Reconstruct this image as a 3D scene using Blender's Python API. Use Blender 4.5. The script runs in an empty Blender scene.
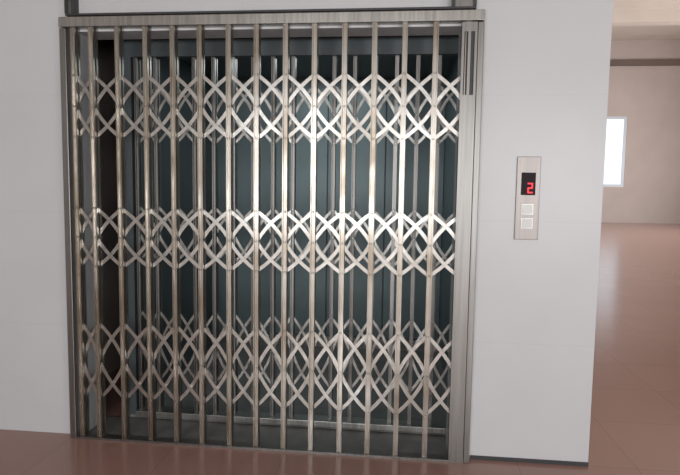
import bpy, bmesh, math
from mathutils import Matrix, Vector
H=2.25; W=2.155; CX=2.757; D=24.6
BARS=[.072,.17,.311,.461,.605,.747,.897,1.041,1.189,1.335,1.485,1.632,1.779,1.928]
BD=[(1.64,1.957),(.957,1.268),(.232,.648)]
# ---------- materials
def mat(name,col,rough=0.5,metal=0,noise=None,bump=0,spec=0.5,emit=None,es=0,tarnish=None):
    m=bpy.data.materials.new(name); m.use_nodes=True; nt=m.node_tree; b=nt.nodes['Principled BSDF']
    b.inputs['Base Color'].default_value=(*col,1); b.inputs['Roughness'].default_value=rough; b.inputs['Metallic'].default_value=metal
    b.inputs['Specular IOR Level'].default_value=spec
    if emit: b.inputs['Emission Color'].default_value=(*emit,1); b.inputs['Emission Strength'].default_value=es
    if noise:
        sc,amt=noise
        tc=nt.nodes.new('ShaderNodeTexCoord'); mp=nt.nodes.new('ShaderNodeMapping'); mp.inputs['Scale'].default_value=sc
        n=nt.nodes.new('ShaderNodeTexNoise'); n.inputs['Scale'].default_value=1; n.inputs['Detail'].default_value=4
        cr=nt.nodes.new('ShaderNodeValToRGB'); cr.color_ramp.elements[0].position=.3; cr.color_ramp.elements[1].position=.7
        cr.color_ramp.elements[0].color=(*[c*(1-amt) for c in col],1); cr.color_ramp.elements[1].color=(*[min(1,c*(1+amt)) for c in col],1)
        nt.links.new(tc.outputs['Object'],mp.inputs[0]); nt.links.new(mp.outputs[0],n.inputs['Vector'])
        nt.links.new(n.outputs['Fac'],cr.inputs[0]); out=cr.outputs[0]
        if tarnish:   # patchy brown tarnish, varies along and between the bars
            n2=nt.nodes.new('ShaderNodeTexNoise'); n2.inputs['Scale'].default_value=3.5; n2.inputs['Detail'].default_value=3
            c2=nt.nodes.new('ShaderNodeValToRGB'); c2.color_ramp.elements[0].position=.36; c2.color_ramp.elements[1].position=.68
            mx=nt.nodes.new('ShaderNodeMixRGB'); mx.inputs[2].default_value=(*tarnish,1)
            nt.links.new(tc.outputs['Object'],n2.inputs['Vector']); nt.links.new(n2.outputs['Fac'],c2.inputs[0])
            nt.links.new(c2.outputs[0],mx.inputs[0]); nt.links.new(out,mx.inputs[1]); out=mx.outputs[0]
            mr=nt.nodes.new('ShaderNodeMapRange'); mr.inputs[3].default_value=rough-.03; mr.inputs[4].default_value=rough+.1
            nt.links.new(c2.outputs[0],mr.inputs[0]); nt.links.new(mr.outputs[0],b.inputs['Roughness'])
        nt.links.new(out,b.inputs['Base Color'])
        if bump:
            bm=nt.nodes.new('ShaderNodeBump'); bm.inputs['Strength'].default_value=bump; bm.inputs['Distance'].default_value=.002
            nt.links.new(n.outputs['Fac'],bm.inputs['Height']); nt.links.new(bm.outputs[0],b.inputs['Normal'])
    return m
def tile(name,c1,c2,mortar,w,h,rough,rot=None,ms=0.003,loc=(0,0,0)):
    m=mat(name,c1,rough); nt=m.node_tree; b=nt.nodes['Principled BSDF']
    tc=nt.nodes.new('ShaderNodeTexCoord'); mp=nt.nodes.new('ShaderNodeMapping'); mp.inputs['Location'].default_value=loc
    if rot: mp.inputs['Rotation'].default_value=rot
    br=nt.nodes.new('ShaderNodeTexBrick'); br.offset=0; br.inputs['Scale'].default_value=1
    br.inputs['Brick Width'].default_value=w; br.inputs['Row Height'].default_value=h; br.inputs['Mortar Size'].default_value=ms
    br.inputs['Mortar Smooth'].default_value=.3
    br.inputs['Color1'].default_value=(*c1,1); br.inputs['Color2'].default_value=(*c2,1); br.inputs['Mortar'].default_value=(*mortar,1)
    n=nt.nodes.new('ShaderNodeTexNoise'); n.inputs['Scale'].default_value=1.6; n.inputs['Detail'].default_value=5
    mx=nt.nodes.new('ShaderNodeMixRGB'); mx.blend_type='MULTIPLY'; mx.inputs[0].default_value=.15
    nt.links.new(tc.outputs['Object'],mp.inputs[0]); nt.links.new(mp.outputs[0],br.inputs['Vector'])
    nt.links.new(tc.outputs['Object'],n.inputs['Vector'])
    nt.links.new(br.outputs['Color'],mx.inputs[1]); nt.links.new(n.outputs['Fac'],mx.inputs[2]); nt.links.new(mx.outputs[0],b.inputs['Base Color'])
    return m
RX=(math.radians(-90),0,0)
M_wall=tile('white_wall_tile',(.695,.70,.71),(.69,.695,.705),(.645,.65,.665),.9,.62,.35,rot=RX,ms=.002,loc=(-.057,0,0))
M_floor=tile('red_floor_tile',(.42,.245,.20),(.40,.235,.19),(.33,.19,.155),.6,.6,.19)
M_hall=mat('beige_paint',(.52,.45,.41),.7,noise=((1,1,1),.05))
M_ceil=mat('ceiling_paint',(.60,.54,.48),.8,noise=((1,1,1),.04))
M_steel=mat('stainless_steel',(.54,.51,.46),.31,1,noise=((60,60,3),.2),bump=.15,tarnish=(.31,.26,.205))
M_arm=mat('bright_steel_flat',(.57,.555,.52),.34,1,noise=((30,30,30),.2),tarnish=(.40,.37,.33))
M_rear=mat('grey_steel',(.48,.47,.44),.38,1,noise=((60,60,3),.2))  # slightly darker steel than the front arms; also lintel, car sill, button rims
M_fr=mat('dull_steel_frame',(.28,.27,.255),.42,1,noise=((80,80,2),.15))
M_dark=mat('dark_steel_and_gap',(.05,.05,.052),.5,noise=((3,3,3),.1))
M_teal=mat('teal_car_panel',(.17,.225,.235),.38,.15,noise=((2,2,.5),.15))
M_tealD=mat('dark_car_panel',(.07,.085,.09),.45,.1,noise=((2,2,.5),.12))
M_carf=mat('car_floor_plate',(.22,.22,.21),.5,.2,noise=((10,10,10),.15))
M_pan=mat('panel_steel',(.27,.245,.23),.42,.9,noise=((90,90,3),.08))
M_btn=mat('button_steel',(.42,.41,.40),.4,.4)
M_disp=mat('display_glass',(.02,.012,.015),.5,spec=.15)
M_red=mat('red_led',(.9,.03,.03),.5,emit=(1,.02,.04),es=1.6)
M_wfr=mat('window_frame_white',(.6,.65,.7),.4)

class MB:
    def __init__(s): s.v=[];s.f=[];s.m=[]
    def box(s,x0,x1,y0,y1,z0,z1,m=0):
        b=len(s.v); s.v+=[(x,y,z) for z in(z0,z1) for y in(y0,y1) for x in(x0,x1)]
        for q in((0,2,3,1),(4,5,7,6),(0,1,5,4),(2,6,7,3),(0,4,6,2),(1,3,7,5)): s.f.append([b+i for i in q]); s.m.append(m)
    def strip(s,pts,w,y0,y1,m=0):
        b=len(s.v); n=len(pts)
        for i,(x,z) in enumerate(pts):
            a=pts[max(0,i-1)];c=pts[min(n-1,i+1)]; dx,dz=c[0]-a[0],c[1]-a[1]; l=math.hypot(dx,dz); nx,nz=-dz/l*w/2,dx/l*w/2
            s.v+=[(x+nx,y0,z+nz),(x-nx,y0,z-nz),(x-nx,y1,z-nz),(x+nx,y1,z+nz)]
        for i in range(n-1):
            for k in range(4):
                s.f.append([b+4*i+k,b+4*i+(k+1)%4,b+4*i+4+(k+1)%4,b+4*i+4+k]); s.m.append(m)
        s.f.append([b,b+1,b+2,b+3][::-1]); s.f.append([b+4*n-4,b+4*n-3,b+4*n-2,b+4*n-1]); s.m+=[m,m]
    def cyl(s,x,z,y0,y1,r,m=0,n=10):
        b=len(s.v)
        for y,rr in((y1,r),(y0+.3*(y1-y0),r),(y0,r*.6)):
            s.v+=[(x+rr*math.cos(2*math.pi*i/n),y,z+rr*math.sin(2*math.pi*i/n)) for i in range(n)]
        for k in(0,1):
            for i in range(n): s.f.append([b+k*n+i,b+k*n+(i+1)%n,b+(k+1)*n+(i+1)%n,b+(k+1)*n+i]); s.m.append(m)
        s.f.append([b+2*n+i for i in range(n)]); s.f.append([b+i for i in range(n)][::-1]); s.m+=[m,m]
    def build(s,name,mats,parent=None,bevel=0):
        me=bpy.data.meshes.new(name); me.from_pydata(s.v,[],s.f); me.update()
        for m in mats: me.materials.append(m)
        for i,pg in enumerate(me.polygons): pg.material_index=s.m[i]
        bm=bmesh.new(); bm.from_mesh(me); bmesh.ops.recalc_face_normals(bm,faces=bm.faces); bm.to_mesh(me); bm.free()
        o=bpy.data.objects.new(name,me); bpy.context.scene.collection.objects.link(o)
        if parent: o.parent=parent
        if bevel: md=o.modifiers.new('b','BEVEL'); md.width=bevel; md.segments=2; md.limit_method='ANGLE'
        return o
def empty(name):
    e=bpy.data.objects.new(name,None); bpy.context.scene.collection.objects.link(e); return e
def sbox(name,b,m,parent=None,bevel=0):
    q=MB(); q.box(*b); return q.build(name,[m],parent,bevel)

TH=0.16; CH=8.3; XL=-3.0; XR=16.0; YB=-6.0
ox0,ox1,oz=0.06,W-0.10,H-0.06
# ---------- room
q=MB(); q.box(XL,ox0,0,TH,0,CH); q.box(ox1,CX,0,TH,0,CH); q.box(ox0,ox1,0,TH,oz,CH); q.build('wall_front',[M_wall])
sbox('wall_shaft_right',(CX-.16,CX,TH,2.7,0,CH),M_hall)
sbox('wall_shaft_left',(-.5,-.34,TH,2.7,0,CH),M_hall)
sbox('wall_shaft_back',(-.34,CX-.16,2.54,2.7,0,CH),M_hall)
sbox('floor',(XL,XR,YB,D,-.1,0),M_floor)
sbox('ceiling',(XL,XR,YB,D,CH,CH+.1),M_ceil)
sbox('wall_left',(XL-.15,XL,YB,.16,0,CH),M_wall)
def wall_x(name,y0,y1,xa,xb,opens,m):
    q=MB(); x=xa
    for (a,b,c,d) in opens:
        q.box(x,a,y0,y1,0,CH); q.box(a,b,y0,y1,0,c); q.box(a,b,y0,y1,d,CH); x=b
    q.box(x,xb,y0,y1,0,CH); return q.build(name,[m])
def win_x(name,a,b,c,d,y,t=.06,mid=True):
    q=MB(); q.box(a,a+t,y,y+.08,c,d);q.box(b-t,b,y,y+.08,c,d);q.box(a+t,b-t,y,y+.08,c,c+t);q.box(a+t,b-t,y,y+.08,d-t,d)
    if mid: q.box((a+b)/2-.03,(a+b)/2+.03,y,y+.08,c+t,d-t)
    return q.build(name,[M_wfr])
wx0,wx1,wz0,wz1=10.75,12.15,1.66,4.9
wall_x('wall_far',D,D+.2,-1,XR,[(wx0,wx1,wz0,wz1)],M_hall)
win_x('window_1',wx0,wx1,wz0,wz1,D+.02,.12,False)
sbox('wall_right',(XR,XR+.15,YB,D,0,CH),M_hall)
bw=[(-.3,1.7,.8,2.2),(2.9,5.1,.8,2.2),(6.6,8.8,.8,2.2)]
wall_x('wall_back',YB-.2,YB,XL,XR,bw,M_hall)
for i,(a,b,c,d) in enumerate(bw): win_x('window_%d'%(i+2),a,b,c,d,YB-.12)
sbox('ceiling_beam',(CX,XR-.01,20,20.5,7.82,CH),M_ceil)
sbox('trim_1',(-.9,XR-.01,D-.12,D,7.16,7.42),mat('brown_trim',(.16,.12,.10),.6,noise=((1,1,1),.1)))

# ---------- gate frame
g=empty('gate_frame')
sbox('jamb_left',(0,.035,-.055,.0,0,H-.055),M_fr,g,.003)
sbox('jamb_right',(W-.03,W,-.055,0,0,H-.055),M_fr,g,.003)
sbox('lintel',(0,W,-.06,0,H-.05,H),M_rear,g,.003)
sbox('bottom_track',(.035,W-.03,-.055,-.005,0,.012),M_fr,g)
h=empty('gate_header'); hx0,hx1=.03,W-.04
q=MB(); q.box(hx0,hx1,-.045,-.001,H+.010,H+.020)
q.box(hx0,hx0+.012,-.05,-.001,H+.020,H+.2); q.box(hx0+.035,hx0+.05,-.05,-.001,H+.020,H+.2)
q.box(hx1-.115,hx1-.10,-.05,-.001,H+.020,H+.2); q.box(hx1-.014,hx1,-.05,-.001,H+.020,H+.2);q.build('track_channel',[M_dark],h)
q=MB(); q.box(hx0+.012,hx0+.035,-.04,-.001,H+.020,H+.2); q.box(hx1-.10,hx1-.014,-.04,-.001,H+.020,H+.2); q.build('track_brackets',[M_fr],h)

# ---------- gate
def gate(parent,xs,bd,yc,bw_,z0,z1,aw,MS,MA):
    q=MB()
    for i,x in enumerate(xs):
        w=bw_/2
        for sgn in(-1,1):
            ya=yc+sgn*.008; yb=yc+sgn*.011; yc2=yc+sgn*.024
            q.box(x-w,x+w,min(ya,yb),max(ya,yb),z0,z1)
            q.box(x-w,x-w+.004,min(yb,yc2),max(yb,yc2),z0,z1); q.box(x+w-.004,x+w,min(yb,yc2),max(yb,yc2),z0,z1)
    q.build('pickets',[MS],parent)
    for bi,(zb,zt) in enumerate(bd):
        q=MB(); zc=(zb+zt)/2; n=len(xs); N=9
        def half(x0,z0_,x1,z1_):
            cx=x0+.66*(x1-x0); cz=z0_+.43*(z1_-z0_); out=[]
            for k in range(N):
                t=k/(N-1); out.append(((1-t)**2*x0+2*t*(1-t)*cx+t*t*x1,(1-t)**2*z0_+2*t*(1-t)*cz+t*t*z1_))
            return out
        for i in range(n):
            for d_,ya in((1,-.006),(-1,.001)):
                a=i-d_; c=i+d_
                pts=[]
                if 0<=a<n: pts=half(xs[a],zt,xs[i],zc)
                if 0<=c<n:
                    s2=half(xs[c],zb,xs[i],zc)[::-1]
                    pts=pts+(s2[1:] if pts else s2)
                q.strip(pts,aw,yc+ya,yc+ya+.004)
            for z in(zb,zc,zt): q.cyl(xs[i],z,yc-.016,yc-.011,.006)
        q.build('lattice_band_%d'%(bi+1),[MA],parent)
e=empty('collapsible_gate')
gate(e,BARS+[W-.075],BD,-.03,.025,.013,H-.051,.018,M_steel,M_arm)
q=MB(); sx0,sx1=W-.105,W-.032
q.box(sx0,sx1,-.056,-.05,.013,H-.4);q.box(sx0,sx0+.012,-.056,-.05,H-.4,H-.056);q.box(sx1-.012,sx1,-.056,-.05,H-.4,H-.056);q.box(sx0+.030,sx1-.030,-.056,-.05,H-.4,H-.1)
q.box(sx0+.012,sx1-.012,-.056,-.05,H-.1,H-.056)
q.box(sx0,sx0+.004,-.05,-.008,.013,H-.056);q.box(sx1-.004,sx1,-.05,-.008,.013,H-.056); q.box(sx0+.004,sx1-.004,-.046,-.042,H-.42,H-.056,1)
q.build('leading_stile',[M_fr,M_dark],e)
sbox('landing_sill',(ox0,ox1,-.004,.235,0,.008),M_carf)

# ---------- car
c=empty('elevator_car'); cx0,cx1,cy0,cy1,cz1=.19,W-.02,.26,1.9,2.3
q=MB(); n=4
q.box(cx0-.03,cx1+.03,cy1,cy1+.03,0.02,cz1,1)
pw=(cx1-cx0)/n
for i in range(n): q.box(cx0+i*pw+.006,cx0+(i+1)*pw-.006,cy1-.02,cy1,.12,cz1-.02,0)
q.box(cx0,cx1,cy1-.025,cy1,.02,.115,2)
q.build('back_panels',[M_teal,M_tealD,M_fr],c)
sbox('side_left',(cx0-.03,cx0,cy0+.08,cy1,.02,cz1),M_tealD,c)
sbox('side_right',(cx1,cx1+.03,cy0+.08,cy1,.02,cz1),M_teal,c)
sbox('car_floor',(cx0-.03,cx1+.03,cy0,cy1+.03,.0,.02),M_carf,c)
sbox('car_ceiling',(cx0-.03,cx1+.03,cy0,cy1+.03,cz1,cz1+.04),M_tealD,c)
q=MB(); q.box(cx0-.03,cx0+.04,cy0,cy0+.08,.02,cz1);q.box(cx1-.03,cx1+.03,cy0,cy0+.08,.02,cz1);q.box(cx0+.04,cx1-.03,cy0,cy0+.08,2.12,cz1)
q.build('car_door_frame',[M_tealD],c)
sbox('car_sill',(cx0+.04,cx1-.03,cy0-.02,cy0+.07,.02,.05),M_rear,c,.002)
e2=empty('collapsible_gate.001')
rn=17; rxs=[cx0+.06+i*(cx1-.05-cx0-.06)/(rn-1) for i in range(rn)]
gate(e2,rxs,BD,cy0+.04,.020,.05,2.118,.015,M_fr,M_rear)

# ---------- call panel
e3=empty('elevator_call_panel')
px0,px1,pz0,pz1=2.343,2.457,1.150,1.560
pw=px1-px0; ph=pz1-pz0
sbox('face_plate',(px0,px1,-.008,0,pz0,pz1),M_pan,e3,.002)
dx0,dx1,dz0,dz1=px0+.2*pw,px1-.2*pw,pz0+.54*ph,pz0+.81*ph
sbox('display_window',(dx0,dx1,-.010,-.008,dz0,dz1),M_disp,e3)
q=MB(); s=pw*.22; cxd=(dx0+dx1)/2+.08*pw; czd=(dz0+dz1)/2-.05*ph; tt=.006
y0,y1=-.0115,-.010
q.box(cxd-s/2,cxd+s/2,y0,y1,czd+s-tt,czd+s);q.box(cxd-s/2,cxd+s/2,y0,y1,czd-tt/2,czd+tt/2);q.box(cxd-s/2,cxd+s/2,y0,y1,czd-s,czd-s+tt)
q.box(cxd+s/2-tt,cxd+s/2,y0,y1,czd+tt/2,czd+s-tt);q.box(cxd-s/2,cxd-s/2+tt,y0,y1,czd-s+tt,czd-tt/2)
q.build('digit_two',[M_red],e3)
for i,fz in enumerate((.37,.2)):
    zc=pz0+fz*ph; xc=(px0+px1)/2; hw=.25*pw; hh=.065*ph
    sbox('button_rim_%d'%(i+1),(xc-hw,xc+hw,-.011,-.008,zc-hh,zc+hh),M_rear,e3,.001)
    sbox('button_%d'%(i+1),(xc-hw+.004,xc+hw-.004,-.014,-.011,zc-hh+.004,zc+hh-.004),M_btn,e3,.001)
sbox('base_gap_strip',(W+.01,CX,-.006,0,0,.02),M_dark)  # dark strip standing in for the shaded gap at the wall base

# ---------- light
def area(name,loc,rot,sx,sy,pw_,col):
    l=bpy.data.lights.new(name,'AREA'); l.shape='RECTANGLE'; l.size=sx; l.size_y=sy; l.energy=pw_; l.color=col
    o=bpy.data.objects.new(name,l); o.location=loc; o.rotation_euler=rot; bpy.context.scene.collection.objects.link(o)
for i,(a,b,c_,d) in enumerate(bw): area('window_daylight_%d'%i,((a+b)/2,YB-.02,(c_+d)/2),(math.radians(90),0,0),b-a-.1,d-c_-.1,97,(.975,.985,1))
area('hall_fill',(XR-.05,13,2.6),(math.radians(90),0,math.radians(90)),12,3,1500,(.98,.99,1))  # added fill light in front of the solid right wall, no window there
area('car_lamp',((cx0+cx1)/2,1.1,cz1-.01),(0,0,0),.6,.6,6,(.88,.97,1))
w=bpy.data.worlds.new('w'); bpy.context.scene.world=w; w.use_nodes=True
w.node_tree.nodes['Background'].inputs[0].default_value=(.85,.93,1,1); w.node_tree.nodes['Background'].inputs[1].default_value=1.3
bpy.context.scene.view_settings.view_transform='Standard'
# ---------- camera
cd=bpy.data.cameras.new('camera'); co=bpy.data.objects.new('camera',cd); bpy.context.scene.collection.objects.link(co)
cd.sensor_width=36; cd.lens=562.25*36/680
co.matrix_world=Matrix.Translation((1.7672,-2.8725,1.3893))@(Matrix.Rotation(.1031,3,'Z')@Matrix.Rotation(math.pi/2-.0865,3,'X')@Matrix.Rotation(.0146,3,'Z')).to_4x4()
bpy.context.scene.camera=co
